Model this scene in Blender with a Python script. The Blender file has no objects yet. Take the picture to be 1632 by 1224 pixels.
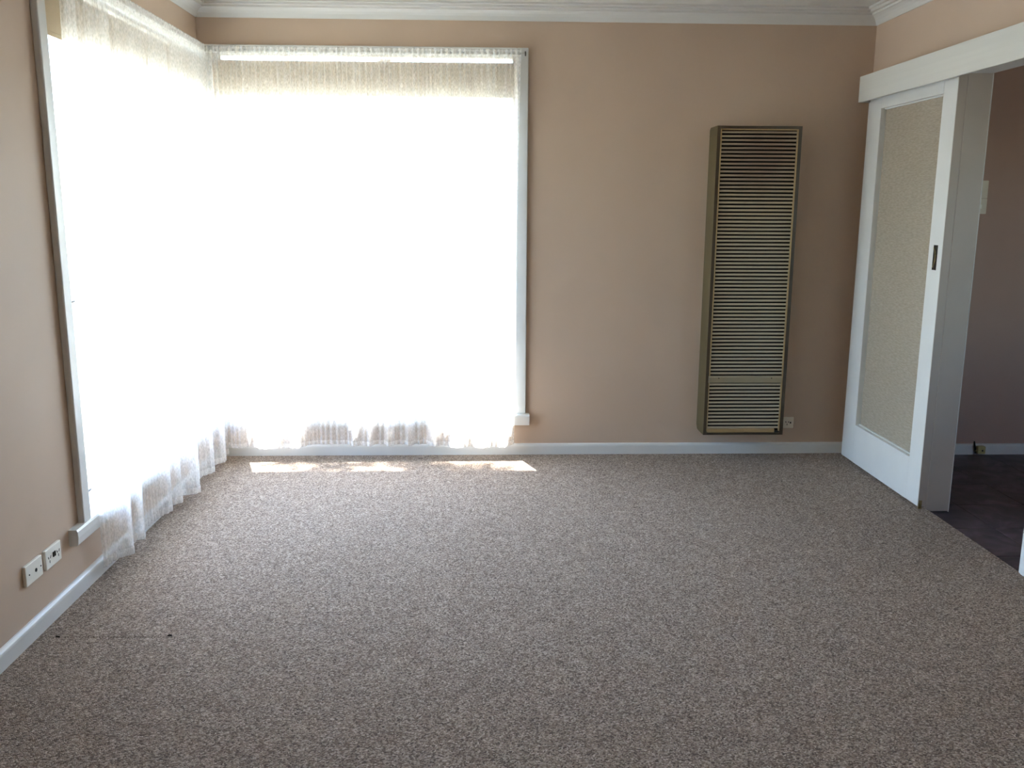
import bpy, bmesh, math, random
from mathutils import Vector, Matrix

random.seed(7)
sc = bpy.context.scene
col = sc.collection

# ------------------------------------------------------------------ camera, sky, sun, exposure
D, XR = 5.173, 3.714                       # back wall y, right wall x (left wall is x = 0)
CX, CZ = 1.518, 1.45
F_PX, PITCH, YAW, ROLL = 1433.5, 0.19558, 0.03722, 0.00525
fw = Vector((math.sin(YAW) * math.cos(PITCH), math.cos(YAW) * math.cos(PITCH), -math.sin(PITCH)))
rt = Vector((math.cos(YAW), -math.sin(YAW), 0))
up = rt.cross(fw)
rt2 = math.cos(ROLL) * rt + math.sin(ROLL) * up
up2 = -math.sin(ROLL) * rt + math.cos(ROLL) * up
cam_d = bpy.data.cameras.new('camera')
cam_d.sensor_fit = 'HORIZONTAL'
cam_d.sensor_width = 36.0
cam_d.lens = 36.0 * F_PX / 1632.0
cam_d.clip_start = 0.02
cam = bpy.data.objects.new('camera', cam_d)
col.objects.link(cam)
cam.matrix_world = Matrix(((rt2.x, up2.x, -fw.x, CX), (rt2.y, up2.y, -fw.y, 0.0), (rt2.z, up2.z, -fw.z, CZ), (0, 0, 0, 1)))
sc.camera = cam

world = bpy.data.worlds.new('sky')
sc.world = world
world.use_nodes = True
wn = world.node_tree
wn.nodes.clear()
w_out = wn.nodes.new('ShaderNodeOutputWorld')
w_bg = wn.nodes.new('ShaderNodeBackground')
w_sky = wn.nodes.new('ShaderNodeTexSky')
w_sky.sky_type = 'NISHITA'
w_sky.sun_disc = False
w_sky.sun_elevation = math.radians(67.0)
w_sky.sun_rotation = math.radians(-19.0)
w_sky.air_density = 1.0
w_sky.dust_density = 1.2
w_sky.ozone_density = 1.3
w_bg.inputs['Strength'].default_value = 0.55
wn.links.new(w_sky.outputs[0], w_bg.inputs['Color'])
wn.links.new(w_bg.outputs[0], w_out.inputs['Surface'])

SUN_DIR = Vector((0.35, -1.0, -2.4)).normalized()     # the way the light travels
sun_d = bpy.data.lights.new('sun', 'SUN')
sun_d.energy = 16.0
sun_d.angle = math.radians(0.6)
sun_d.color = (1.0, 0.965, 0.92)
sun = bpy.data.objects.new('sun', sun_d)
col.objects.link(sun)
sun.rotation_euler = SUN_DIR.to_track_quat('-Z', 'Y').to_euler()
sun.location = (0, 8, 8)

vs = sc.view_settings
vs.view_transform = 'Standard'
vs.look = 'None'
vs.gamma = 1.0
vs.use_curve_mapping = False
vs.exposure = 2.57
sc.cycles.transparent_max_bounces = 24
sc.cycles.max_bounces = 16
sc.cycles.diffuse_bounces = 10
sc.cycles.transmission_bounces = 12

# ------------------------------------------------------------------ materials
def lin(c):
    return tuple(((x / 255.0) / 12.92 if x / 255.0 <= 0.04045 else ((x / 255.0 + 0.055) / 1.055) ** 2.4) for x in c) + (1.0,)

def nt(name):
    m = bpy.data.materials.new(name)
    m.use_nodes = True
    t = m.node_tree
    t.nodes.clear()
    o = t.nodes.new('ShaderNodeOutputMaterial')
    return m, t, o

def node(t, kind, **kw):
    n = t.nodes.new('ShaderNode' + kind)
    for k, v in kw.items():
        if k in n.inputs:
            n.inputs[k].default_value = v
        else:
            setattr(n, k, v)
    return n

def paint(name, rgb, rough=0.6, var=0.04, scale=6.0, bump=0.0, bscale=200.0, metallic=0.0, spec=0.4, stretch=None):
    """Principled paint: base colour with a soft noise variation and a fine noise relief."""
    m, t, o = nt(name)
    b = node(t, 'BsdfPrincipled')
    b.inputs['Roughness'].default_value = rough
    b.inputs['Metallic'].default_value = metallic
    b.inputs['Specular IOR Level'].default_value = spec
    tc = node(t, 'TexCoord')
    src = tc.outputs['Object']
    if stretch:
        mp = node(t, 'Mapping')
        mp.inputs['Scale'].default_value = stretch
        t.links.new(src, mp.inputs['Vector'])
        src = mp.outputs[0]
    n = node(t, 'TexNoise', Scale=scale, Detail=4.0)
    t.links.new(src, n.inputs['Vector'])
    c = lin(rgb) if max(rgb) > 1.0 else tuple(rgb) + (1.0,)
    r = node(t, 'ValToRGB')
    r.color_ramp.elements[0].position = 0.3
    r.color_ramp.elements[1].position = 0.7
    r.color_ramp.elements[0].color = tuple(max(0, x * (1 - var)) for x in c[:3]) + (1,)
    r.color_ramp.elements[1].color = tuple(min(1, x * (1 + var)) for x in c[:3]) + (1,)
    t.links.new(n.outputs['Fac'], r.inputs[0])
    t.links.new(r.outputs[0], b.inputs['Base Color'])
    if bump > 0:
        n2 = node(t, 'TexNoise', Scale=bscale, Detail=3.0)
        t.links.new(src, n2.inputs['Vector'])
        bp = node(t, 'Bump', Strength=bump, Distance=0.002)
        t.links.new(n2.outputs['Fac'], bp.inputs['Height'])
        t.links.new(bp.outputs[0], b.inputs['Normal'])
    t.links.new(b.outputs[0], o.inputs['Surface'])
    return m

M = {}
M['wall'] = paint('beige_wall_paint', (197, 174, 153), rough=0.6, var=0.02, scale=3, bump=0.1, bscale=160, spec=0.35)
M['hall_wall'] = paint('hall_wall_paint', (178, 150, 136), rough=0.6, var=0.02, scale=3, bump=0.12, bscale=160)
M['ceiling'] = paint('ceiling_paint', (208, 205, 198), rough=0.8, var=0.015, scale=2)
M['cornice'] = paint('cornice_paint', (212, 210, 205), rough=0.6, var=0.015, scale=4)
M['white'] = paint('white_gloss_paint', (216, 216, 213), rough=0.32, var=0.02, scale=8, bump=0.1, bscale=60)
M['pelmet'] = paint('white_pelmet_paint', (212, 211, 204), rough=0.38, var=0.03, scale=6, bump=0.35, bscale=14, stretch=(1, 0.12, 9))
M['jamb_shade'] = paint('shaded_white_paint', (186, 176, 166), rough=0.5, var=0.03, scale=6)  # the white woodwork, with the grey of its unlit faces put into the colour
M['olive'] = paint('olive_bronze_enamel', (83, 72, 47), rough=0.45, var=0.05, scale=5)
M['bronze'] = paint('dark_bronze_enamel', (66, 55, 42), rough=0.4, var=0.08, scale=7)
M['gold'] = paint('pale_gold_trim', (168, 142, 100), rough=0.38, var=0.08, scale=9, metallic=0.25)
M['louvre_dark'] = paint('heater_interior', (30, 26, 18), rough=0.8, var=0.2, scale=9)
M['bar'] = paint('cream_enamel', (154, 142, 116), rough=0.45, var=0.05, scale=8)
M['plastic'] = paint('white_plastic', (238, 236, 226), rough=0.35, var=0.01, scale=12)
M['oldplastic'] = paint('cream_plastic', (222, 214, 198), rough=0.4, var=0.03, scale=12)
M['black'] = paint('dark_slot', (24, 22, 20), rough=0.6, var=0.2, scale=30)
M['brass'] = paint('tarnished_brass', (150, 132, 92), rough=0.35, var=0.25, scale=60, metallic=0.85)
M['darkmetal'] = paint('dark_metal', (62, 56, 48), rough=0.45, var=0.2, scale=60, metallic=0.7)
M['chrome'] = paint('steel', (190, 190, 186), rough=0.3, var=0.05, scale=40, metallic=1.0)
M['gastap'] = paint('cream_brass_fitting', (186, 172, 120), rough=0.4, var=0.12, scale=50, metallic=0.3)
M['grout'] = paint('grout', (112, 98, 96), rough=0.9, var=0.15, scale=30)
M['seam'] = paint('seam_thread', (124, 109, 98), rough=1.0, var=0.4, scale=90)
M['eave'] = paint('eave_lining', (225, 222, 212), rough=0.7, var=0.03)
M['fascia'] = paint('gutter_paint', (214, 208, 196), rough=0.5, var=0.03)
M['brick'] = paint('cream_render', (208, 190, 164), rough=0.9, var=0.08, scale=10)
M['bark'] = paint('bark', (112, 96, 80), rough=0.95, var=0.25, scale=18, bump=0.6, bscale=40)
M['lawn'] = paint('clipped_lawn', (113, 112, 102), rough=1.0, var=0.2, scale=3, bump=0.5, bscale=60)
M['fence'] = paint('grey_paling', (168, 156, 140), rough=0.9, var=0.15, scale=12, stretch=(8, 8, 0.6))

def leaf_mat(name, rgb):
    m, t, o = nt(name)
    d = node(t, 'BsdfDiffuse', Color=lin(rgb))
    tr = node(t, 'BsdfTranslucent', Color=lin(rgb))
    mx = node(t, 'MixShader', Fac=0.45)
    t.links.new(d.outputs[0], mx.inputs[1]); t.links.new(tr.outputs[0], mx.inputs[2])
    t.links.new(mx.outputs[0], o.inputs['Surface'])
    return m
M['leaf'] = leaf_mat('tree_leaf', (150, 172, 110))
M['leaf2'] = leaf_mat('shrub_leaf', (72, 88, 66))

def glass_mat():
    m, t, o = nt('window_glass')
    tr = node(t, 'BsdfTransparent', Color=(0.97, 0.985, 0.98, 1))
    gl = node(t, 'BsdfGlossy', Roughness=0.01)
    lw = node(t, 'LayerWeight', Blend=0.5)
    pw = node(t, 'Math', operation='POWER'); pw.inputs[1].default_value = 5.0
    t.links.new(lw.outputs['Facing'], pw.inputs[0])
    fr = node(t, 'MapRange'); fr.inputs[3].default_value = 0.025; fr.inputs[4].default_value = 0.6
    t.links.new(pw.outputs[0], fr.inputs[0])
    mx = node(t, 'MixShader')
    t.links.new(fr.outputs[0], mx.inputs[0])
    t.links.new(tr.outputs[0], mx.inputs[1]); t.links.new(gl.outputs[0], mx.inputs[2])
    t.links.new(mx.outputs[0], o.inputs['Surface'])
    return m
M['glass'] = glass_mat()

def lace_mat(name, lo, hi, tint):
    """Sheer net: a knit of threads (opaque, half translucent) with open mesh between them, sprigs woven denser."""
    m, t, o = nt(name)
    tc = node(t, 'TexCoord')
    uv = tc.outputs['UV']
    mp = node(t, 'Mapping'); mp.inputs['Scale'].default_value = (1.0, 0.45, 1.0)
    t.links.new(uv, mp.inputs['Vector'])
    n1 = node(t, 'TexNoise', Scale=150.0, Detail=2.0)
    t.links.new(mp.outputs[0], n1.inputs['Vector'])
    v1 = node(t, 'TexVoronoi', Scale=16.0)
    t.links.new(uv, v1.inputs['Vector'])
    n2 = node(t, 'TexNoise', Scale=30.0, Detail=5.0)
    t.links.new(uv, n2.inputs['Vector'])
    sprig = node(t, 'Math', operation='MULTIPLY_ADD')
    t.links.new(n2.outputs['Fac'], sprig.inputs[0]); sprig.inputs[1].default_value = 0.9
    t.links.new(v1.outputs['Distance'], sprig.inputs[2])
    r2 = node(t, 'MapRange'); r2.inputs[1].default_value = 0.55; r2.inputs[2].default_value = 0.75
    r2.inputs[3].default_value = 0.12; r2.inputs[4].default_value = 0.0
    t.links.new(sprig.outputs[0], r2.inputs[0])
    r1 = node(t, 'MapRange'); r1.inputs[1].default_value = 0.36; r1.inputs[2].default_value = 0.64
    r1.inputs[3].default_value = lo; r1.inputs[4].default_value = hi
    t.links.new(n1.outputs['Fac'], r1.inputs[0])
    ad = node(t, 'Math', operation='ADD'); ad.use_clamp = True
    t.links.new(r1.outputs[0], ad.inputs[0]); t.links.new(r2.outputs[0], ad.inputs[1])
    d = node(t, 'BsdfDiffuse', Color=tint)
    tl = node(t, 'BsdfTranslucent', Color=tint)
    mx = node(t, 'MixShader', Fac=0.5)
    t.links.new(d.outputs[0], mx.inputs[1]); t.links.new(tl.outputs[0], mx.inputs[2])
    tp = node(t, 'BsdfTransparent')
    m2 = node(t, 'MixShader')
    t.links.new(ad.outputs[0], m2.inputs[0])
    t.links.new(tp.outputs[0], m2.inputs[1]); t.links.new(mx.outputs[0], m2.inputs[2])
    t.links.new(m2.outputs[0], o.inputs['Surface'])
    return m
M['lace'] = lace_mat('white_lace_net', 0.42, 0.62, (0.91, 0.905, 0.89, 1))
M['lace_hem'] = lace_mat('doubled_lace_hem', 0.6, 0.88, (0.91, 0.905, 0.89, 1))

def blind_mat():
    m, t, o = nt('beige_holland_cloth')
    tc = node(t, 'TexCoord')
    n = node(t, 'TexNoise', Scale=420.0, Detail=2.0)
    t.links.new(tc.outputs['Object'], n.inputs['Vector'])
    r = node(t, 'ValToRGB')
    r.color_ramp.elements[0].color = lin((188, 170, 144)); r.color_ramp.elements[1].color = lin((208, 192, 166))
    t.links.new(n.outputs['Fac'], r.inputs[0])
    d = node(t, 'BsdfDiffuse'); tl = node(t, 'BsdfTranslucent')
    t.links.new(r.outputs[0], d.inputs['Color']); t.links.new(r.outputs[0], tl.inputs['Color'])
    mx = node(t, 'MixShader', Fac=0.075)
    t.links.new(d.outputs[0], mx.inputs[1]); t.links.new(tl.outputs[0], mx.inputs[2])
    t.links.new(mx.outputs[0], o.inputs['Surface'])
    return m
M['blind'] = blind_mat()

def carpet_mat():
    m, t, o = nt('speckled_carpet')
    b = node(t, 'BsdfPrincipled', Roughness=1.0)
    b.inputs['Specular IOR Level'].default_value = 0.1
    b.inputs['Sheen Weight'].default_value = 0.12
    tc = node(t, 'TexCoord')
    src = tc.outputs['Object']
    v = node(t, 'TexVoronoi', Scale=235.0)          # one cell for one twist of yarn
    v.inputs['Randomness'].default_value = 1.0
    n = node(t, 'TexNoise', Scale=14.0, Detail=2.0)
    nd = node(t, 'TexNoise', Scale=90.0, Detail=3.0)
    for x in (n, nd):
        t.links.new(src, x.inputs['Vector'])
    ds = node(t, 'VectorMath', operation='SCALE'); ds.inputs['Scale'].default_value = 0.012
    t.links.new(nd.outputs['Color'], ds.inputs[0])
    da = node(t, 'VectorMath', operation='ADD')
    t.links.new(src, da.inputs[0]); t.links.new(ds.outputs[0], da.inputs[1])
    t.links.new(da.outputs[0], v.inputs['Vector'])
    sp = node(t, 'SeparateColor')
    t.links.new(v.outputs['Color'], sp.inputs[0])
    r = node(t, 'ValToRGB')
    cr = r.color_ramp
    cr.elements[0].position = 0.0; cr.elements[0].color = lin((88, 72, 62))
    cr.elements[1].position = 1.0; cr.elements[1].color = lin((211, 195, 178))
    for p, c in ((0.2, (119, 101, 89)), (0.5, (153, 134, 117)), (0.8, (181, 162, 145))):
        e = cr.elements.new(p); e.color = lin(c)
    t.links.new(sp.outputs[0], r.inputs[0])
    rr = node(t, 'MapRange'); rr.inputs[1].default_value = 0.3; rr.inputs[2].default_value = 0.7
    rr.inputs[3].default_value = 0.92; rr.inputs[4].default_value = 1.08
    t.links.new(n.outputs['Fac'], rr.inputs[0])
    mu = node(t, 'Mix', data_type='RGBA', blend_type='MULTIPLY')
    mu.inputs[0].default_value = 1.0
    t.links.new(r.outputs[0], mu.inputs[6]); t.links.new(rr.outputs[0], mu.inputs[7])
    t.links.new(mu.outputs[2], b.inputs['Base Color'])
    inv = node(t, 'Math', operation='SUBTRACT'); inv.inputs[0].default_value = 1.0
    t.links.new(v.outputs['Distance'], inv.inputs[1])
    bp = node(t, 'Bump', Strength=0.9, Distance=0.006)
    t.links.new(inv.outputs[0], bp.inputs['Height'])
    t.links.new(bp.outputs[0], b.inputs['Normal'])
    t.links.new(b.outputs[0], o.inputs['Surface'])
    return m
M['carpet'] = carpet_mat()

def hessian_mat():
    m, t, o = nt('woven_door_panel')
    b = node(t, 'BsdfPrincipled', Roughness=0.35)
    tc = node(t, 'TexCoord')
    mp = node(t, 'Mapping'); mp.inputs['Scale'].default_value = (1, 0.25, 1.6)
    t.links.new(tc.outputs['Object'], mp.inputs['Vector'])
    n = node(t, 'TexNoise', Scale=130.0, Detail=4.0)
    t.links.new(mp.outputs[0], n.inputs['Vector'])
    r = node(t, 'ValToRGB')
    r.color_ramp.elements[0].position = 0.3; r.color_ramp.elements[1].position = 0.7
    r.color_ramp.elements[0].color = lin((152, 141, 124)); r.color_ramp.elements[1].color = lin((176, 166, 150))
    t.links.new(n.outputs['Fac'], r.inputs[0])
    t.links.new(r.outputs[0], b.inputs['Base Color'])
    bp = node(t, 'Bump', Strength=0.25, Distance=0.002)
    t.links.new(n.outputs['Fac'], bp.inputs['Height']); t.links.new(bp.outputs[0], b.inputs['Normal'])
    t.links.new(b.outputs[0], o.inputs['Surface'])
    return m
M['hessian'] = hessian_mat()

def louvre_mat():
    """Cream enamel with a brown scorch stain where the hot air has come out near the top."""
    m, t, o = nt('louvre_enamel')
    b = node(t, 'BsdfPrincipled', Roughness=0.42)
    g = node(t, 'NewGeometry')
    sx = node(t, 'SeparateXYZ')
    t.links.new(g.outputs['Position'], sx.inputs[0])
    n = node(t, 'TexNoise', Scale=9.0, Detail=4.0)
    t.links.new(g.outputs['Position'], n.inputs['Vector'])
    dv = node(t, 'VectorMath', operation='DISTANCE')
    mp = node(t, 'Mapping'); mp.inputs['Scale'].default_value = (0.8, 0.0, 1.0)
    t.links.new(g.outputs['Position'], mp.inputs['Vector'])
    t.links.new(mp.outputs[0], dv.inputs[0]); dv.inputs[1].default_value = (3.07 * 0.8, 0, 1.72)
    ma = node(t, 'Math', operation='MULTIPLY_ADD')
    t.links.new(n.outputs['Fac'], ma.inputs[0]); ma.inputs[1].default_value = -0.16
    t.links.new(dv.outputs['Value'], ma.inputs[2])
    r = node(t, 'MapRange'); r.inputs[1].default_value = -0.02; r.inputs[2].default_value = 0.2
    r.inputs[3].default_value = 1.0; r.inputs[4].default_value = 0.0
    t.links.new(ma.outputs[0], r.inputs[0])
    mx = node(t, 'Mix', data_type='RGBA')
    mx.inputs[6].default_value = lin((170, 158, 134)); mx.inputs[7].default_value = lin((136, 116, 100))
    t.links.new(r.outputs[0], mx.inputs[0])
    t.links.new(mx.outputs[2], b.inputs['Base Color'])
    t.links.new(b.outputs[0], o.inputs['Surface'])
    return m
M['louvre'] = louvre_mat()

def slate_mat():
    m, t, o = nt('dark_slate_tile')
    b = node(t, 'BsdfPrincipled', Roughness=0.4)
    oi = node(t, 'ObjectInfo')
    g = node(t, 'NewGeometry')
    n = node(t, 'TexNoise', Scale=7.0, Detail=8.0)
    n.inputs['Distortion'].default_value = 1.2
    n.noise_dimensions = '4D'
    t.links.new(g.outputs['Position'], n.inputs['Vector']); 
    mw = node(t, 'Math', operation='MULTIPLY'); mw.inputs[1].default_value = 20.0
    t.links.new(oi.outputs['Random'], mw.inputs[0]); t.links.new(mw.outputs[0], n.inputs['W'])
    r = node(t, 'ValToRGB')
    cr = r.color_ramp
    cr.elements[0].position = 0.3; cr.elements[0].color = lin((54, 48, 54))
    cr.elements[1].position = 0.75; cr.elements[1].color = lin((118, 104, 112))
    e = cr.elements.new(0.5); e.color = lin((82, 72, 77))
    t.links.new(n.outputs['Fac'], r.inputs[0])
    t.links.new(r.outputs[0], b.inputs['Base Color'])
    bp = node(t, 'Bump', Strength=0.3, Distance=0.004)
    t.links.new(n.outputs['Fac'], bp.inputs['Height']); t.links.new(bp.outputs[0], b.inputs['Normal'])
    t.links.new(b.outputs[0], o.inputs['Surface'])
    return m
M['slate'] = slate_mat()

# ------------------------------------------------------------------ mesh helpers
class MB:
    def __init__(self):
        self.v, self.f, self.uv = [], [], None
    def box(self, x0, x1, y0, y1, z0, z1):
        i = len(self.v)
        self.v += [(x0, y0, z0), (x1, y0, z0), (x1, y1, z0), (x0, y1, z0), (x0, y0, z1), (x1, y0, z1), (x1, y1, z1), (x0, y1, z1)]
        self.f += [(i, i+3, i+2, i+1), (i+4, i+5, i+6, i+7), (i, i+1, i+5, i+4), (i+1, i+2, i+6, i+5), (i+2, i+3, i+7, i+6), (i+3, i, i+4, i+7)]
        return self
    def prism(self, pts, mapf, t0, t1, shift0=None, shift1=None):
        """Extrude a closed 2-D outline (a, b) from t0 to t1; mapf(a, b, t) -> xyz; shift(a, b) adds to t (mitres)."""
        i = len(self.v); n = len(pts)
        for a, b in pts:
            self.v.append(mapf(a, b, t0 + (shift0(a, b) if shift0 else 0)))
        for a, b in pts:
            self.v.append(mapf(a, b, t1 + (shift1(a, b) if shift1 else 0)))
        for k in range(n):
            k2 = (k + 1) % n
            self.f.append((i + k, i + k2, i + n + k2, i + n + k))
        self.f.append(tuple(i + k for k in reversed(range(n))))
        self.f.append(tuple(i + n + k for k in range(n)))
        return self
    def tube(self, pts, rad, n=10):
        """Round bar through points; rad is a number or one per point."""
        pts = [Vector(p) for p in pts]
        rr = rad if isinstance(rad, (list, tuple)) else [rad] * len(pts)
        i0 = len(self.v); prev = None
        for k, p in enumerate(pts):
            d = (pts[min(k + 1, len(pts) - 1)] - pts[max(k - 1, 0)]).normalized()
            a = prev if prev else (Vector((0, 0, 1)) if abs(d.z) < 0.9 else Vector((1, 0, 0)))
            u = d.cross(a).normalized(); w = u.cross(d).normalized(); prev = w
            for j in range(n):
                an = 2 * math.pi * j / n
                q = p + rr[k] * (math.cos(an) * u + math.sin(an) * w)
                self.v.append(tuple(q))
        for k in range(len(pts) - 1):
            for j in range(n):
                a, b = i0 + k * n + j, i0 + k * n + (j + 1) % n
                self.f.append((a, b, b + n, a + n))
        self.f.append(tuple(i0 + j for j in reversed(range(n))))
        self.f.append(tuple(i0 + (len(pts) - 1) * n + j for j in range(n)))
        return self
    def build(self, name, mat, parent=None, bevel=0.0, seg=2, smooth=False):
        me = bpy.data.meshes.new(name)
        me.from_pydata(self.v, [], self.f)
        bm = bmesh.new(); bm.from_mesh(me)
        bmesh.ops.recalc_face_normals(bm, faces=bm.faces)
        if bevel > 0:
            bmesh.ops.bevel(bm, geom=list(bm.edges), offset=bevel, offset_type='OFFSET', segments=seg, profile=0.5, affect='EDGES', clamp_overlap=True)
        bm.to_mesh(me); bm.free()
        me.materials.append(M[mat])
        for p in me.polygons:
            p.use_smooth = smooth
        return link(name, me, parent)

def link(name, me, parent=None):
    o = bpy.data.objects.new(name, me)
    col.objects.link(o)
    if parent:
        o.parent = parent
        o.matrix_parent_inverse = Matrix.Translation(parent.location).inverted()
    return o

def empty(name, loc):
    o = bpy.data.objects.new(name, None)
    o.location = loc
    o.empty_display_size = 0.05
    col.objects.link(o)
    return o

def tag(o, label=None, cat=None, group=None, kind=None):
    if label: o['label'] = label
    if cat: o['category'] = cat
    if group: o['group'] = group
    if kind: o['kind'] = kind
    return o

def bx(name, mat, x0, x1, y0, y1, z0, z1, parent=None, bevel=0.0, seg=2):
    return MB().box(x0, x1, y0, y1, z0, z1).build(name, mat, parent, bevel, seg)

# ------------------------------------------------------------------ the room shell
Y0 = -1.5                 # rear wall behind the camera
ZC = 2.515                # ceiling
WT = 0.14                 # outer wall thickness
# window openings
BX0, BX1 = 0.075, 1.735   # back window, along x
LY0, LY1 = 3.350, D - 0.075   # left window, along y
WZ0, WZ1 = 0.215, 2.262
# doorway
DY0, DY1 = 3.36, 4.15
DZ = 2.06
HW = XR + 0.098           # hall side of the right wall
HX = 6.2                  # far hall wall
HZ = -0.014               # hall floor

def struct(o, label, cat):
    return tag(o, label, cat, kind='structure')

fl = bx('floor', 'carpet', -WT, XR - 0.002, Y0 - WT, D + WT, -0.06, 0.0)
struct(fl, 'speckled brown and grey carpet covering the whole room floor', 'carpet')
# the join in the carpet by the left wall: a row of short stitched ridges
sm = MB()
for k in range(46):
    x = 0.055 + k * 0.0098
    y = 2.894 - 0.012 * (x / 0.5) + random.uniform(-0.0015, 0.0015)
    sm.box(x, x + random.uniform(.004, .0085), y - 0.0012, y + 0.0012, -0.001, 0.0006 + random.uniform(0, 0.0012))
sm.build('carpet_seam', 'seam', fl)
for x in (0.075, 0.452):
    MB().tube([(x, 2.893, -0.001), (x + 0.004, 2.892, 0.004), (x + 0.014, 2.8915, 0.002)], 0.0028, 6).build('seam_tuft', 'darkmetal', fl, smooth=True)

w = MB()
w.box(-WT, 0, Y0 - WT, LY0, 0, ZC)
w.box(-WT, 0, LY0, LY1, 0, WZ0)
w.box(-WT, 0, LY0, LY1, WZ1, ZC)
w.box(-WT, 0, LY1, D, 0, ZC)
struct(w.build('wall_left', 'wall'), 'beige painted left wall around the near half of the corner window', 'wall')
w = MB()
w.box(-WT, BX0, D, D + WT, 0, ZC)
w.box(BX0, BX1, D, D + WT, 0, WZ0)
w.box(BX0, BX1, D, D + WT, WZ1, ZC)
w.box(BX1, HW, D, D + WT, 0, ZC)
struct(w.build('wall_back', 'wall'), 'beige painted end wall carrying the tall heater and the curtained window', 'wall')
w = MB()
w.box(XR, HW, Y0 - WT, DY0, 0, ZC)
w.box(XR, HW, DY0, DY1, DZ, ZC)
w.box(XR, HW, DY1, D, 0, ZC)
struct(w.build('wall_right', 'wall'), 'beige painted right wall above and behind the sliding door', 'wall')
struct(bx('wall_rear', 'wall', -WT, HW, Y0 - WT, Y0, 0, ZC), 'beige painted wall behind the viewer', 'wall')
struct(bx('ceiling', 'ceiling', -WT, HX + .1, Y0 - WT, D + WT, ZC, ZC + 0.06), 'off-white plaster ceiling over the room', 'ceiling')

# cornice: cove band, then two fine beads (offset from the wall, height)
CP = [(0, 2.434), (0.005, 2.434), (0.009, 2.440), (0.017, 2.455), (0.028, 2.467), (0.042, 2.476), (0.052, 2.479), (0.052, 2.490), (0.070, 2.491),
      (0.070, 2.503), (0.088, 2.504), (0.088, 2.515), (0, 2.515)]
o_ = lambda a, b: a
mo = lambda a, b: -a
def sides(prefix, prof, mat, names, smooth=False):
    """The same moulding round the four walls of the room, mitred in the corners."""
    out = {}
    spec = {
        'left': (lambda a, b, t: (a, t, b), Y0, D, o_, mo),
        'back': (lambda a, b, t: (t, D - a, b), 0, XR, o_, mo),
        'right': (lambda a, b, t: (XR - a, t, b), Y0, D, o_, mo),
        'rear': (lambda a, b, t: (t, Y0 + a, b), 0, XR, o_, mo),
    }
    for n in names:
        f, a, b, s0, s1 = spec[n]
        out[n] = MB().prism(prof, f, a, b, s0, s1).build(prefix[n], mat, smooth=smooth)
    return out
tr = sides({'left': 'trim_1', 'back': 'trim_2', 'right': 'trim_3', 'rear': 'trim_4'}, CP, 'cornice', ['left', 'back', 'right', 'rear'])
struct(tr['left'], 'white plaster cornice along the left wall', 'cornice')
struct(tr['back'], 'white plaster cornice along the end wall', 'cornice')
struct(tr['right'], 'white plaster cornice with two beads along the right wall', 'cornice')
struct(tr['rear'], 'white plaster cornice behind the viewer', 'cornice')

BP = [(0, 0), (0.016, 0), (0.016, 0.050), (0.0145, 0.057), (0.011, 0.062), (0.006, 0.065), (0, 0.066)]
bb = sides({'left': 'baseboard_left', 'back': 'baseboard_back', 'rear': 'baseboard_rear'}, BP, 'white', ['left', 'back', 'rear'])
struct(bb['left'], 'white skirting board along the left wall under the wall plates', 'skirting')
struct(bb['back'], 'white skirting board along the end wall below window and heater', 'skirting')
struct(bb['rear'], 'white skirting board behind the viewer', 'skirting')
b = MB().prism(BP, lambda a, b, t: (XR - a, t, b), Y0, DY0 - 0.075, o_, None).build('baseboard_right', 'white')
struct(b, 'white skirting board on the right wall this side of the doorway', 'skirting')

# ------------------------------------------------------------------ the two halves of the corner window
def window_back():
    W = empty('window_2', ((BX0 + BX1) / 2, D, 0.2))
    struct(W, 'wide window in the end wall behind sheer lace curtain', 'window')
    g0, g1 = D + 0.055, D + 0.095
    bx('frame_head', 'white', BX0, BX1, g0 - .03, g1, WZ1 - 0.018, WZ1, W, .004)
    bx('frame_sill', 'white', BX0, BX1, g0 - .03, g1 + .05, WZ0, WZ0 + 0.045, W, .004)
    bx('frame_stile', 'white', BX0, BX0 + 0.04, g0 - .03, g1, WZ0 + .045, WZ1 - .018, W, .004)
    bx('frame_stile', 'white', BX1 - 0.03, BX1, g0 - .03, g1, WZ0 + .045, WZ1 - .018, W, .004)
    bx('pane', 'glass', BX0 + .04, BX1 - .03, g0 + .018, g0 + .022, WZ0 + .045, WZ1 - .018, W)
    # architrave boards and the inside sill
    bx('architrave_side', 'white', 1.728, 1.791, D - 0.02, D, 0.25, 2.295, W, .004)
    bx('architrave_head', 'white', 0.02, 1.728, D - 0.02, D, 2.248, 2.295, W, .004)
    bx('corner_post', 'white', 0.02, BX0 + .002, D - 0.02, D, 0.25, 2.248, W, .004)
    pr = [(-0.03, 0.217), (0.0, 0.217), (0.0, 0.186), (0.044, 0.186), (0.054, 0.238), (0.052, 0.246), (0.046, 0.25), (-0.03, 0.25)]
    MB().prism(pr, lambda a, b, t: (t, D - a, b), 0.02, 1.812).build('sill_board', 'white', W)
    return W
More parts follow.
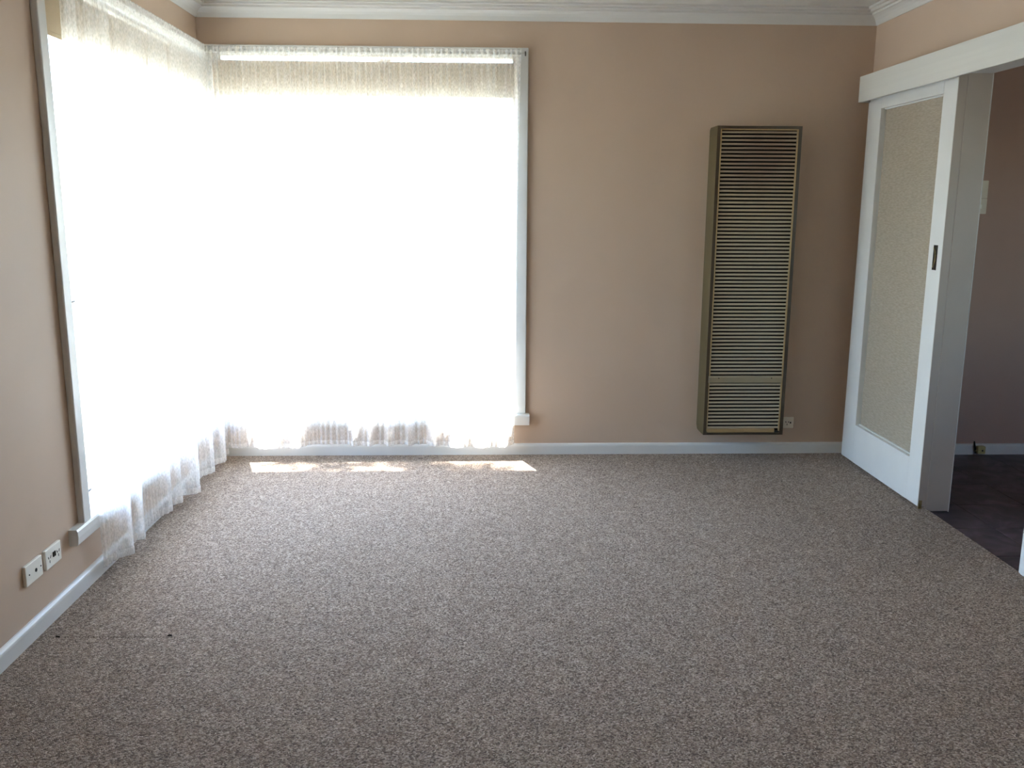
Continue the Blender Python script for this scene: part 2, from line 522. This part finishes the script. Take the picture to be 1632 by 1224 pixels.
def window_left():
    W = empty('window_1', (0, (LY0 + LY1) / 2, 0.2))
    struct(W, 'bright window in the left wall behind hanging lace curtain', 'window')
    g0, g1 = -0.055, -0.095
    bx('frame_head', 'white', g1, g0 + .03, LY0, LY1, WZ1 - 0.018, WZ1, W, .004)
    bx('frame_sill', 'white', g1 - .05, g0 + .03, LY0, LY1, WZ0, WZ0 + 0.045, W, .004)
    bx('frame_stile', 'white', g1, g0 + .03, LY0, LY0 + 0.03, WZ0 + .045, WZ1 - .018, W, .004)
    bx('frame_stile', 'white', g1, g0 + .03, LY1 - 0.04, LY1, WZ0 + .045, WZ1 - .018, W, .004)
    bx('pane', 'glass', g0 - .022, g0 - .018, LY0 + .03, LY1 - .04, WZ0 + .045, WZ1 - .018, W)
    for z in (.344, 1.084):        # two small dark catches on the near stile
        MB().tube([(g0 + .028, LY0 + .02, z), (g0 + .045, LY0 + .03, z), (g0 + .045, LY0 + .10, z + .004)], [.006, .006, .004], 8).build('catch', 'darkmetal', W, smooth=True)
    bx('architrave_side', 'white', 0, 0.026, 3.290, LY0 + 0.004, 0.262, 2.295, W, .005)
    bx('architrave_head', 'white', 0, 0.02, LY0 + .004, D - 0.022, 2.248, 2.295, W, .004)
    bx('corner_post', 'white', 0, 0.02, LY1 - .002, D - 0.022, 0.25, 2.248, W, .004)
    pr = [(-0.03, 0.217), (0.0, 0.217), (0.0, 0.204), (0.028, 0.204), (0.033, 0.209), (0.036, 0.236), (0.035, 0.258), (0.031, 0.266), (-0.03, 0.266)]
    MB().prism(pr, lambda a, b, t: (a, t, b), 3.208, D - 0.06).build('sill_board', 'white', W)
    return W
window_left(); window_back()

# ------------------------------------------------------------------ sliding door, pelmet, doorway
dx0, dx1 = XR - 0.05, XR - 0.0085
dy0, dy1 = 4.136, 5.082
dr = empty('door_1', ((dx0 + dx1) / 2, (dy0 + dy1) / 2, 0.014))
struct(dr, 'white sliding door with beige woven panel standing open against the wall', 'door')
py0, py1, pz0, pz1 = 4.262, 4.918, 0.232, 1.97
bx('stile', 'white', dx0, dx1, dy0, py0, 0.014, 2.06, dr, .0025)
bx('stile', 'white', dx0, dx1, py1, dy1, 0.014, 2.06, dr, .0025)
bx('edge_shade_strip', 'jamb_shade', dx0 + .0015, dx1 - .0005, dy0 - .0015, dy0 + .001, 0.016, 2.05, dr)  # added strip: paints the shade on the door's near edge
bx('bottom_rail', 'white', dx0 + .0003, dx1, py0, py1, 0.014, pz0, dr)
bx('top_rail', 'white', dx0 + .0003, dx1, py0, py1, pz1, 2.06, dr)
bx('panel', 'hessian', dx0 + .030, dx1 - .004, py0, py1, pz0, pz1, dr)
def bead(y0, y1, z0, z1):
    bx('glazing_bead', 'white', dx0 + .020, dx0 + .030, y0, y1, z0, z1, dr, .0015)
bead(py0, py0 + .007, pz0, pz1)
bead(py0 + .007, py1, pz0, pz0 + .007); bead(py0 + .007, py1, pz1 - .007, pz1)
# flush pull: a rim, a sunk dish and the curved finger lip
hp = MB()
hy0, hy1, hz0, hz1 = 4.176, 4.213, 1.163, 1.279
hp.box(dx0 - .0015, dx0 + .001, hy0, hy0 + .004, hz0, hz1); hp.box(dx0 - .0015, dx0 + .001, hy1 - .004, hy1, hz0, hz1)
hp.box(dx0 - .0015, dx0 + .001, hy0 + .004, hy1 - .004, hz0, hz0 + .006); hp.box(dx0 - .0015, dx0 + .001, hy0 + .004, hy1 - .004, hz1 - .006, hz1)
h = hp.build('flush_pull', 'darkmetal', dr); tag(h, 'dark metal flush pull')
bx('pull_dish', 'darkmetal', dx0 - .0006, dx0 + .0005, hy0 + .004, hy1 - .004, hz0 + .006, hz1 - .006, h)
arc = []
for k in range(13):
    s = k / 12
    arc.append((dx0 - .003, 4.188 + 0.020 * (2 * s - 1) ** 2, hz0 + .010 + (hz1 - hz0 - .020) * s))
MB().tube(arc, 0.0022, 6).build('pull_lip', 'brass', h, smooth=True)
bx('floor_guide', 'brass', dx0 + .004, dx0 + .02, dy0 - .004, dy0 + .006, 0.002, 0.045, dr, .001)

P = empty('pelmet', (XR - .05, 3.4, 2.0157))
struct(P, 'white timber pelmet hiding the sliding door track', 'pelmet')
PY0, PY1 = 2.45, 5.082
bx('face_board', 'pelmet', XR - .11, XR - .092, PY0, PY1, 2.0157, 2.1524, P, .0025)
bx('top_board', 'pelmet', XR - .092, XR, PY0, PY1, 2.134, 2.152, P)
bx('end_board', 'pelmet', XR - .092, XR, PY1 - .018, PY1, 2.0157, 2.134, P)
bx('end_board', 'pelmet', XR - .092, XR, PY0, PY0 + .018, 2.0157, 2.134, P)
bx('track', 'chrome', XR - .045, XR - .015, PY0 + .02, PY1 - .02, 2.075, 2.10, P)

T = empty('trim_5', (XR, 3.75, 0)); struct(T, 'white painted lining round the open doorway', 'door lining')
bx('jamb_board', 'jamb_shade', XR - .008, HW + .006, DY1 - .018, DY1, -.01, DZ, T, .002)  # far jamb: its shade is in the paint colour
bx('jamb_board', 'white', XR - .008, HW + .006, DY0 - .018, DY0, -.01, DZ, T, .002)
bx('head_board', 'white', XR - .008, HW + .006, DY0, DY1 - .018, DZ - .018, DZ, T, .002)
bx('architrave_side', 'white', XR - .014, XR, DY0 - .075, DY0 - .018, 0, 2.03, T, .003)
bx('jamb_arris', 'white', HW + .006, HW + .010, DY1 - .0185, DY1, HZ, DZ - .018, T, .001)
bx('hall_architrave_side', 'white', HW, HW + .016, DY1 + .0005, DY1 + .055, HZ, DZ + .06, T, .003)
bx('hall_architrave_side', 'white', HW, HW + .016, DY0 - .075, DY0 - .018, HZ, DZ + .06, T, .003)
bx('hall_architrave_head', 'white', HW, HW + .016, DY0 - .018, DY1, DZ, DZ + .06, T, .003)

# ------------------------------------------------------------------ the hall beyond the doorway
HY0 = 1.2
hf = bx('floor_hall', 'grout', XR - .002, HX, HY0, D, -0.06, HZ - .004)
struct(hf, 'dark slate tiled floor of the hall beyond the doorway', 'floor')
TP = 0.3365
tile_me = {}
for i in range(-1, 7):
    for j in range(-8, 4):
        x0, x1 = 3.918 + i * TP + .0015, 3.918 + (i + 1) * TP - .0015
        y0, y1 = 3.90 + j * TP + .0015, 3.90 + (j + 1) * TP - .0015
        x0, x1, y0, y1 = max(x0, XR + .001), min(x1, HX), max(y0, HY0), min(y1, D - .002)
        if x1 - x0 < .02 or y1 - y0 < .02:
            continue
        key = (round(x1 - x0, 3), round(y1 - y0, 3))
        if key not in tile_me:
            t_ = MB().box(0, x1 - x0, 0, y1 - y0, -.008, 0).build('tile', 'slate', hf, .0012, 1)
            tile_me[key] = t_.data
        else:
            t_ = link('tile', tile_me[key], hf)
        t_.location = (x0, y0, HZ + random.uniform(-.0006, .0006))
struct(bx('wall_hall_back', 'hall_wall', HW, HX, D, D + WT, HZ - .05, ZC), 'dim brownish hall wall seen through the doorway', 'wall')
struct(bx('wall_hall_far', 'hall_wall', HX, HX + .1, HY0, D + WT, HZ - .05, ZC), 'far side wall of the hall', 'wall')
w = MB()
w.box(HW, 4.6, HY0 - .1, HY0, HZ - .05, ZC); w.box(5.5, HX, HY0 - .1, HY0, HZ - .05, ZC)
w.box(4.6, 5.5, HY0 - .1, HY0, HZ - .05, .9); w.box(4.6, 5.5, HY0 - .1, HY0, 2.1, ZC)
struct(w.build('wall_hall_front', 'hall_wall'), 'front wall of the hall around the added window', 'wall')
W3 = empty('added_hall_window', (5.0, HY0 - .05, .9)); struct(W3, 'added window, out of view, lighting the hall from its front wall', 'window')  # unseen window, put in to bring daylight into the dark hall
bx('frame_stile', 'white', 4.6, 4.64, HY0 - .07, HY0 - .03, .9, 2.1, W3); bx('frame_stile', 'white', 5.46, 5.5, HY0 - .07, HY0 - .03, .9, 2.1, W3)
bx('frame_sill', 'white', 4.64, 5.46, HY0 - .07, HY0 - .03, .9, .94, W3); bx('frame_head', 'white', 4.64, 5.46, HY0 - .07, HY0 - .03, 2.06, 2.1, W3)
bx('pane', 'glass', 4.64, 5.46, HY0 - .052, HY0 - .048, .94, 2.06, W3)
hb = MB().prism(BP, lambda a, b, t: (t, D - a, b + HZ), HW, HX).build('baseboard_hall', 'white')
struct(hb, 'white skirting board at the foot of the hall wall', 'skirting')

# ------------------------------------------------------------------ wall heater
HX0, HX1, HZ0, HZ1 = 2.812, 3.277, 0.155, 1.882
HYF = D - 0.17
ht = empty('wall_heater', ((HX0 + HX1) / 2, D, HZ0))
tag(ht, 'tall olive-brown gas wall heater with cream louvres hung on the end wall', 'heater')
sidep = [(0.004, HZ0), (0.004, HZ1), (0.150, HZ1), (0.1695, HZ1 - .012), (0.1695, HZ0 + .028), (0.150, HZ0 + .004), (0.135, HZ0)]
cs_ = MB()
for x0, x1 in ((HX0, HX0 + .003), (HX1 - .003, HX1)):
    cs_.prism(sidep, lambda a, b, t: (t, HYF + a, b), x0, x1)
cs_.box(HX0 + .003, HX1 - .003, HYF + .004, HYF + .150, HZ1 - .003, HZ1)
cs_.box(HX0 + .003, HX1 - .003, HYF + .004, HYF + .135, HZ0, HZ0 + .003)
cs_.build('casing', 'olive', ht)
# front frame: four dark borders
FZ0, FZ1 = HZ0, HZ1
bx('frame_side', 'bronze', HX0, HX0 + .018, HYF, HYF + .004, FZ0, FZ1, ht, .0008)
bx('frame_side', 'bronze', HX1 - .020, HX1, HYF, HYF + .004, FZ0, FZ1, ht, .0008)
bx('frame_top', 'bronze', HX0 + .018, HX1 - .020, HYF, HYF + .004, FZ1 - .016, FZ1, ht, .0008)
bx('frame_bottom', 'bronze', HX0 + .018, HX1 - .020, HYF, HYF + .004, FZ0, FZ0 + .013, ht, .0008)
bx('backing', 'louvre_dark', HX0 + .003, HX1 - .003, HYF + .05, HYF + .053, FZ0 + .003, FZ1 - .003, ht)
UX0, UX1 = HX0 + .018, HX1 - .020
# thin gold trim round the upper grille
g = .0065
bx('gold_trim', 'gold', UX0, UX0 + g, HYF - .003, HYF + .012, .498, FZ1 - .016, ht, .0015)
bx('gold_trim', 'gold', UX1 - g, UX1, HYF - .003, HYF + .012, .498, FZ1 - .016, ht, .0015)
bx('gold_trim', 'gold', UX0 + g, UX1 - g, HYF - .003, HYF + .012, FZ1 - .016 - g, FZ1 - .016, ht, .0015)
bx('gold_trim', 'gold', UX0, UX0 + .005, HYF - .002, HYF + .012, .178, .462, ht, .0015)
bx('gold_trim', 'gold', UX1 - .008, UX1 - .001, HYF - .003, HYF + .012, .178, .498, ht, .0015)
# control cover between the grilles
cv = MB().prism([(0, .462), (-.004, .464), (-.008, .494), (-.004, .503), (.012, .503), (.012, .462)], lambda a, b, t: (t, HYF + a, b), UX0 - .002, UX1 - .008).build('cover_strip', 'bar', ht)
for x in (2.885, 3.189):
    MB().tube([(x, HYF - .0098, .4905), (x, HYF - .004, .4905)], .0032, 8).build('screw', 'black', cv)
bx('bottom_strip', 'gold', UX0 + .003, UX1 - .03, HYF - .002, HYF + .012, .169, .192, ht, .003)
bx('bottom_clip', 'black', UX1 - .03, UX1 - .004, HYF - .001, HYF + .012, .169, .180, ht)
# louvres, one blade each: a curved blade that leans out at its foot
def blade(wid):
    pr = [(.0062, .0106), (.0042, .0116), (.0014, .0078), (0, .0024), (.0008, 0), (.0030, .0008), (.0038, .0050)]
    return MB().prism(pr, lambda a, b, t: (t, a, b), 0, wid)
def louvres(n, z0, z1, x0, x1):
    first = None
    for k in range(n):
        if first is None:
            first = blade(x1 - x0).build('louvre', 'louvre', ht); o = first
        else:
            o = link('louvre', first.data, ht)
        o.location = (x0, HYF, z0 + (z1 - z0) * k / (n - 1))
louvres(65, .512, 1.8425, UX0 + g, UX1 - g)
louvres(13, .194, .4465, UX0 + .005, UX1 - .008)

# ------------------------------------------------------------------ wall plates, switch, gas tap
def plate_left(name, y0, z0, y1, z1):
    o = empty(name, (0, (y0 + y1) / 2, z0))
    bx('plate', 'plastic', 0, .012, y0, y1, z0, z1, o, .003, 2)
    return o
p1 = plate_left('aerial_socket', 2.863, .193, 2.979, .265)
tag(p1, 'white aerial wall plate with one round hole, left of the two low plates', 'wall plate', 'white plates low on the left wall')
MB().tube([(.0115, 2.932, .228), (.0135, 2.932, .228)], .0065, 12).build('socket_hole', 'black', p1)
for y in (2.886, 2.966):
    MB().tube([(.0115, y, .229), (.0132, y, .229)], .0028, 8).build('screw', 'darkmetal', p1)
p2 = plate_left('power_socket', 3.004, .193, 3.120, .265)
tag(p2, 'white double power socket with dark slots, nearer the window sill', 'power socket', 'white plates low on the left wall')
def pin_left(y, z, lean):
    c, s = math.cos(lean), math.sin(lean)
    q = MB()
    pts = []
    for a, b_ in ((-.0016, -.005), (.0016, -.005), (.0016, .005), (-.0016, .005)):
        pts.append((y + a * c - b_ * s, z + a * s + b_ * c))
    return q.prism(pts, lambda a, b, t: (t, a, b), .0115, .0128)
for yc in (3.031, 3.096):
    for dy, dz, ln in ((-.0075, .003, .5), (.0075, .003, -.5), (0, -.012, 0)):
        pin_left(yc + dy, .229 + dz, ln).build('pin_slot', 'black', p2)
for yc in (3.059, 3.069):
    bx('rocker', 'darkmetal', .011, .0155, yc - .0035, yc + .0035, .224, .242, p2, .001)

p3 = empty('power_outlet', (3.36, D, .155))
tag(p3, 'small white power outlet tucked beside the foot of the heater', 'power socket')
bx('plate', 'oldplastic', 3.305, 3.395, D - .010, D, .154, .221, p3, .0025)
def pin_back(x, z, lean):
    c, s = math.cos(lean), math.sin(lean)
    pts = [(x + a * c - b_ * s, z + a * s + b_ * c) for a, b_ in ((-.002, -.0045), (.002, -.0045), (.002, .0045), (-.002, .0045))]
    return MB().prism(pts, lambda a, b, t: (a, t, b), D - .0112, D - .009)
for x, z, l in ((3.348, .192, .5), (3.364, .192, -.5), (3.356, .177, 0)):
    pin_back(x, z, l).build('pin_slot', 'black', p3)
bx('rocker', 'black', 3.372, 3.380, D - .0135, D - .009, .183, .193, p3, .001)

s1 = empty('light_switch', (4.39, D, 1.42))
tag(s1, 'stacked pair of cream switch plates on the dim hall wall', 'light switch')
bx('plate', 'oldplastic', 4.362, 4.432, D - .012, D, 1.418, 1.502, s1, .003)
bx('plate', 'oldplastic', 4.368, 4.427, D - .02, D, 1.504, 1.605, s1, .004)
bx('rocker', 'plastic', 4.392, 4.402, D - .0165, D - .011, 1.448, 1.47, s1, .001)

gt = empty('gas_tap', (4.54, D - .016, HZ))
tag(gt, 'small brass gas tap fixed to the hall skirting board', 'gas tap')
bx('body', 'gastap', 4.517, 4.566, D - .046, D - .016, HZ + .010, HZ + .058, gt, .006, 3)
MB().tube([(4.545, D - .047, HZ + .032), (4.545, D - .0455, HZ + .032)], .005, 10).build('outlet_hole', 'black', gt)
MB().tube([(4.512, D - .03, HZ + .012), (4.507, D - .032, HZ + .04), (4.499, D - .033, HZ + .072), (4.497, D - .033, HZ + .088)], [.005, .006, .005, .004], 8).build('lever', 'darkmetal', gt, smooth=True)
MB().tube([(4.505, D - .03, HZ + .03), (4.52, D - .03, HZ + .03)], .007, 8).build('spindle', 'gastap', gt)

# ------------------------------------------------------------------ curtains, rods, blinds
def fold(s, seeds, rng):
    return sum(a * math.sin(2 * math.pi * f * s + p) for f, a, p in seeds) / rng

def curtain(name, length, ztop, zbot, place, fine, broad, amp_top, amp_bot, seed, hemz, nu=1000, nv=44, shaped=None):
    """A gathered net; place(s, off, z) puts length position s and fold depth off into the room."""
    rnd = random.Random(seed)
    fs = [(fine * rnd.uniform(.75, 1.3) / length, rnd.uniform(.5, 1), rnd.uniform(0, 6.28)) for _ in range(5)]
    bs = [(broad * rnd.uniform(.7, 1.35) / length, rnd.uniform(.5, 1), rnd.uniform(0, 6.28)) for _ in range(4)]
    fsum = sum(a for _, a, _ in fs) * .6; bsum = sum(a for _, a, _ in bs) * .6
    def strip(zs, extra=0.0):
        v, f, uv = [], [], []
        for i in range(nu + 1):
            s = length * i / nu
            ff = fold(s, fs, fsum); fb = shaped(s) / amp_bot if shaped else fold(s, bs, bsum)
            for z in zs:
                t = (ztop - z) / (ztop - zbot)
                k = min(1.0, max(0.0, (t - .012) / .5)); k = k * k * (3 - 2 * k)
                off = amp_top * ff * (1 - .55 * k) * min(1, .35 + t * 20) + amp_bot * fb * k
                sway = (0 if shaped else .012) * k * math.sin(2 * math.pi * bs[0][0] * s * .8 + 1.0)
                v.append(place(s + sway, off + extra, z + (.006 * (1 - max(-1, min(1, fb))) * k * max(0, (t - .9) * 10))))
                uv.append((s * 2.2, z))
        n = len(zs)
        for i in range(nu):
            for j in range(n - 1):
                f.append((i * n + j, (i + 1) * n + j, (i + 1) * n + j + 1, i * n + j + 1))
        me = bpy.data.meshes.new(name)
        me.from_pydata(v, [], f)
        ul = me.uv_layers.new(name='UVMap')
        for lp in me.loops:
            ul.data[lp.index].uv = uv[lp.vertex_index]
        for p in me.polygons:
            p.use_smooth = True
        return me
    zs = [ztop - (ztop - zbot) * (j / nv) ** 1.0 for j in range(nv + 1)]
    body = strip(zs); body.materials.append(M['lace'])
    hem = strip([zbot + hemz, zbot + hemz * .5, zbot + .002], .0015); hem.materials.append(M['lace_hem'])
    head = strip([ztop - .004, ztop - .02, ztop - .036], .0015); head.materials.append(M['lace_hem'])
    return body, head, hem

CB0, CB1 = 0.045, 1.752
KB = [(.04, .085), (.13, .125), (.20, .105), (.30, .150), (.38, .120), (.45, .140), (.54, .085), (.58, .064), (.66, .068), (.745, .064), (.79, .105), (.84, .08), (.88, .11), (.925, .066), (.955, .066),
      (1.0, .108), (1.045, .066), (1.075, .066), (1.115, .105), (1.145, .07), (1.20, .066), (1.25, .115), (1.31, .09), (1.38, .140), (1.46, .11), (1.53, .145), (1.60, .115), (1.67, .130), (1.76, .075)]
def knots(K, y):
    for (a, p), (b, q) in zip(K, K[1:]):
        if a <= y <= b + 1e-6:
            u = (y - a) / (b - a)
            return p + (q - p) * (.5 - .5 * math.cos(math.pi * u))
    return K[-1][1]
def fold_back(s):
    x = CB0 + s
    return knots(KB, x) - .066 + .006 * math.sin(x * 95) * math.sin(x * 41 + 1)
def place_back(s, off, z):
    x = CB0 + s
    e = max(0.0, (s / (CB1 - CB0) - .93) / .07)             # the free edge hangs a little inwards
    x -= .03 * e * min(1, max(0, (2.26 - z) / 2.0) ** .5)
    return (x, D - 0.066 - off, z)
c2 = empty('curtain', (.9, D - .07, .08))
tag(c2, 'sheer cream lace curtain gathered across the end wall window', 'curtain', 'lace curtains of the corner window')
body, head, hem = curtain('net', CB1 - CB0, 2.279, 0.076, place_back, 62, 15, .014, .060, 3, .026, shaped=fold_back)
link('net', body, c2); link('heading', head, c2); link('hem', hem, c2)

CL0, CL1 = 3.385, D - .105
KN = [(3.38, .044), (3.47, .052), (3.555, .094), (3.62, .060), (3.66, .046), (3.722, .082), (3.77, .048), (3.86, .045), (3.97, .052), (4.07, .078), (4.125, .052),
      (4.207, .086), (4.27, .050), (4.362, .118), (4.46, .082), (4.58, .052), (4.719, .092), (4.80, .056), (4.913, .096), (4.99, .056), (5.07, .075)]
def fold_left(s):
    y = CL0 + s
    return knots(KN, y) - .068
def place_left(s, off, z):
    return (0.068 + off, CL0 + s, z)
c1 = empty('curtain', (.08, 4.2, .05))
tag(c1, 'sheer white lace curtain falling in deep folds before the left wall window', 'curtain', 'lace curtains of the corner window')
body, head, hem = curtain('net', CL1 - CL0, 2.281, 0.034, place_left, 50, 10, .013, .040, 12, .034, shaped=fold_left)
link('net', body, c1); link('heading', head, c1); link('hem', hem, c1)

r2 = empty('curtain_rod', (.9, D - .06, 2.256))
tag(r2, 'thin white curtain rod threaded through the end wall curtain heading', 'curtain rod', 'curtain rods of the corner window')
MB().tube([(.05, D - .060, 2.257), (1.772, D - .060, 2.257)], .0055, 10).build('rod', 'white', r2, smooth=True)
for x in (.052, 1.772):
    MB().tube([(x, D - .018, 2.262), (x, D - .055, 2.268), (x, D - .066, 2.262), (x, D - .064, 2.250), (x, D - .055, 2.248)], .0035, 8).build('hook', 'darkmetal', r2, smooth=True)
r1 = empty('curtain_rod', (.06, 4.2, 2.256))
tag(r1, 'thin white curtain rod threaded through the left wall curtain heading', 'curtain rod', 'curtain rods of the corner window')
MB().tube([(.060, 3.33, 2.257), (.060, D - .05, 2.257)], .0055, 10).build('rod', 'white', r1, smooth=True)
for y in (3.332, D - .052):
    MB().tube([(.026, y, 2.262), (.055, y, 2.268), (.066, y, 2.262), (.064, y, 2.250), (.055, y, 2.248)], .0035, 8).build('hook', 'darkmetal', r1, smooth=True)

b2 = empty('roller_blind', (.9, D + .012, 2.05))
tag(b2, 'beige roller blind drawn a little way down behind the end wall curtain', 'blind', 'roller blinds of the corner window')
MB().tube([(BX0 + .03, D + .010, 2.203), (BX1 - .02, D + .010, 2.203)], .016, 14).build('roller', 'blind', b2, smooth=True)
bx('cloth', 'blind', BX0 + .03, BX1 - .02, D - .0065, D - .0055, 2.040, 2.203, b2)
bx('batten', 'blind', BX0 + .03, BX1 - .02, D - .009, D - .003, 2.031, 2.047, b2, .002)
b1 = empty('roller_blind', (-.012, 4.2, 2.05))
tag(b1, 'beige roller blind drawn a little way down behind the left wall curtain', 'blind', 'roller blinds of the corner window')
MB().tube([(-.010, LY0 + .02, 2.203), (-.010, LY1 - .03, 2.203)], .016, 14).build('roller', 'blind', b1, smooth=True)
bx('cloth', 'blind', .0055, .0065, LY0 + .02, LY1 - .03, 2.040, 2.203, b1)
bx('batten', 'blind', .003, .009, LY0 + .02, LY1 - .03, 2.031, 2.047, b1, .002)

# ------------------------------------------------------------------ outside: eaves, ground, fence, tree, shrubs
ev = empty('roof_eaves', (0, D + .4, 2.4)); struct(ev, 'roof eaves overhanging the corner window outside', 'eaves')
EO = 0.56
MB().box(-WT - .46, HX, D + WT, D + EO, 2.41, 2.43).box(-WT - .46, -WT, Y0, D + WT, 2.41, 2.43).build('soffit', 'eave', ev)
bx('gutter', 'fascia', -WT - .56, HX, D + EO, D + EO + .10, 2.40, 2.52, ev, .01)
bx('gutter', 'fascia', -WT - .56, -WT - .46, Y0, D + EO, 2.40, 2.52, ev, .01)
bx('roof_sheet', 'fascia', -WT - .56, HX + .2, Y0 - .3, D + EO + .1, 2.60, 2.64, ev)
gd = bx('ground', 'lawn', -300, 300, -300, 300, -0.5, -0.35)
struct(gd, 'sunlit lawn outside the window', 'lawn')

def leaves(rnd, centres, n, size):
    v, f = [], []
    for k in range(n):
        c, r = rnd.choice(centres)
        d = Vector((rnd.gauss(0, 1), rnd.gauss(0, 1), rnd.gauss(0, 1))).normalized() * (r * rnd.random() ** .45)
        p = Vector(c) + d
        a = Vector((rnd.gauss(0, 1), rnd.gauss(0, 1), rnd.gauss(0, .6))).normalized()
        b_ = a.cross(Vector((rnd.gauss(0, 1), rnd.gauss(0, 1), rnd.gauss(0, 1)))).normalized()
        s = size * rnd.uniform(.6, 1.3)
        i = len(v)
        v += [tuple(p - a * s), tuple(p + b_ * s * .42), tuple(p + a * s), tuple(p - b_ * s * .42)]
        f.append((i, i + 1, i + 2, i + 3))
    me = bpy.data.meshes.new('foliage'); me.from_pydata(v, [], f)
    return me

rnd = random.Random(5)
tx, ty = 0.6, 9.0
t = empty('garden_tree', (tx, ty, -.35))
tag(t, 'slender leafy garden tree standing outside in the glare', 'tree')
MB().tube([(tx, ty, -.35), (tx + .05, ty - .03, 1.6), (tx + .02, ty - .1, 3.4), (tx - .1, ty - .5, 5.0)], [.10, .08, .06, .03], 10).build('trunk', 'bark', t, smooth=True)
cs = []
for px, n_ in ((.42, 1), (.58, 2), (.74, 2), (.92, 2), (1.08, 3), (1.2, 3), (1.32, 3), (1.44, 2), (1.56, 1), (1.95, 1)):
    for q in range(n_):                      # twigs hanging out over the lawn towards the house
        z = rnd.uniform(4.6, 6.4)
        tt = z / 2.4
        c = (px - .35 * tt + rnd.uniform(-.05, .05), 4.925 + tt + rnd.uniform(-.16, .16), z); cs.append((c, rnd.uniform(.09, .17)))
        MB().tube([(tx - .03, ty - .3, 3.6 + .2 * q), ((tx + c[0]) / 2, (ty + c[1]) / 2, (3.9 + .2 * q + c[2]) / 2), c], [.03, .018, .006], 6).build('branch', 'bark', t, smooth=True)
me = leaves(rnd, cs, 900, .05); me.materials.append(M['leaf'])
tag(link('foliage', me, t), kind='stuff')

for k, (x, y, hgt, lab) in enumerate(((1.45, 9.0, 2.3, 'leafy shrub outside the right end of the window'),)):
    sh = empty('garden_shrub', (x, y, -.35)); tag(sh, lab, 'shrub')
    cs = []
    for q in range(9):
        c = (x + rnd.uniform(-.45, .45), y + rnd.uniform(-.35, .35), -.35 + rnd.uniform(.5, hgt)); cs.append((c, rnd.uniform(.22, .36)))
        MB().tube([(x, y, -.35), ((x + c[0]) / 2, (y + c[1]) / 2, c[2] * .45), c], [.018, .012, .005], 6).build('stem', 'bark', sh, smooth=True)
    me = leaves(rnd, cs, 1300, .06); me.materials.append(M['leaf2'])
    tag(link('foliage', me, sh), kind='stuff')
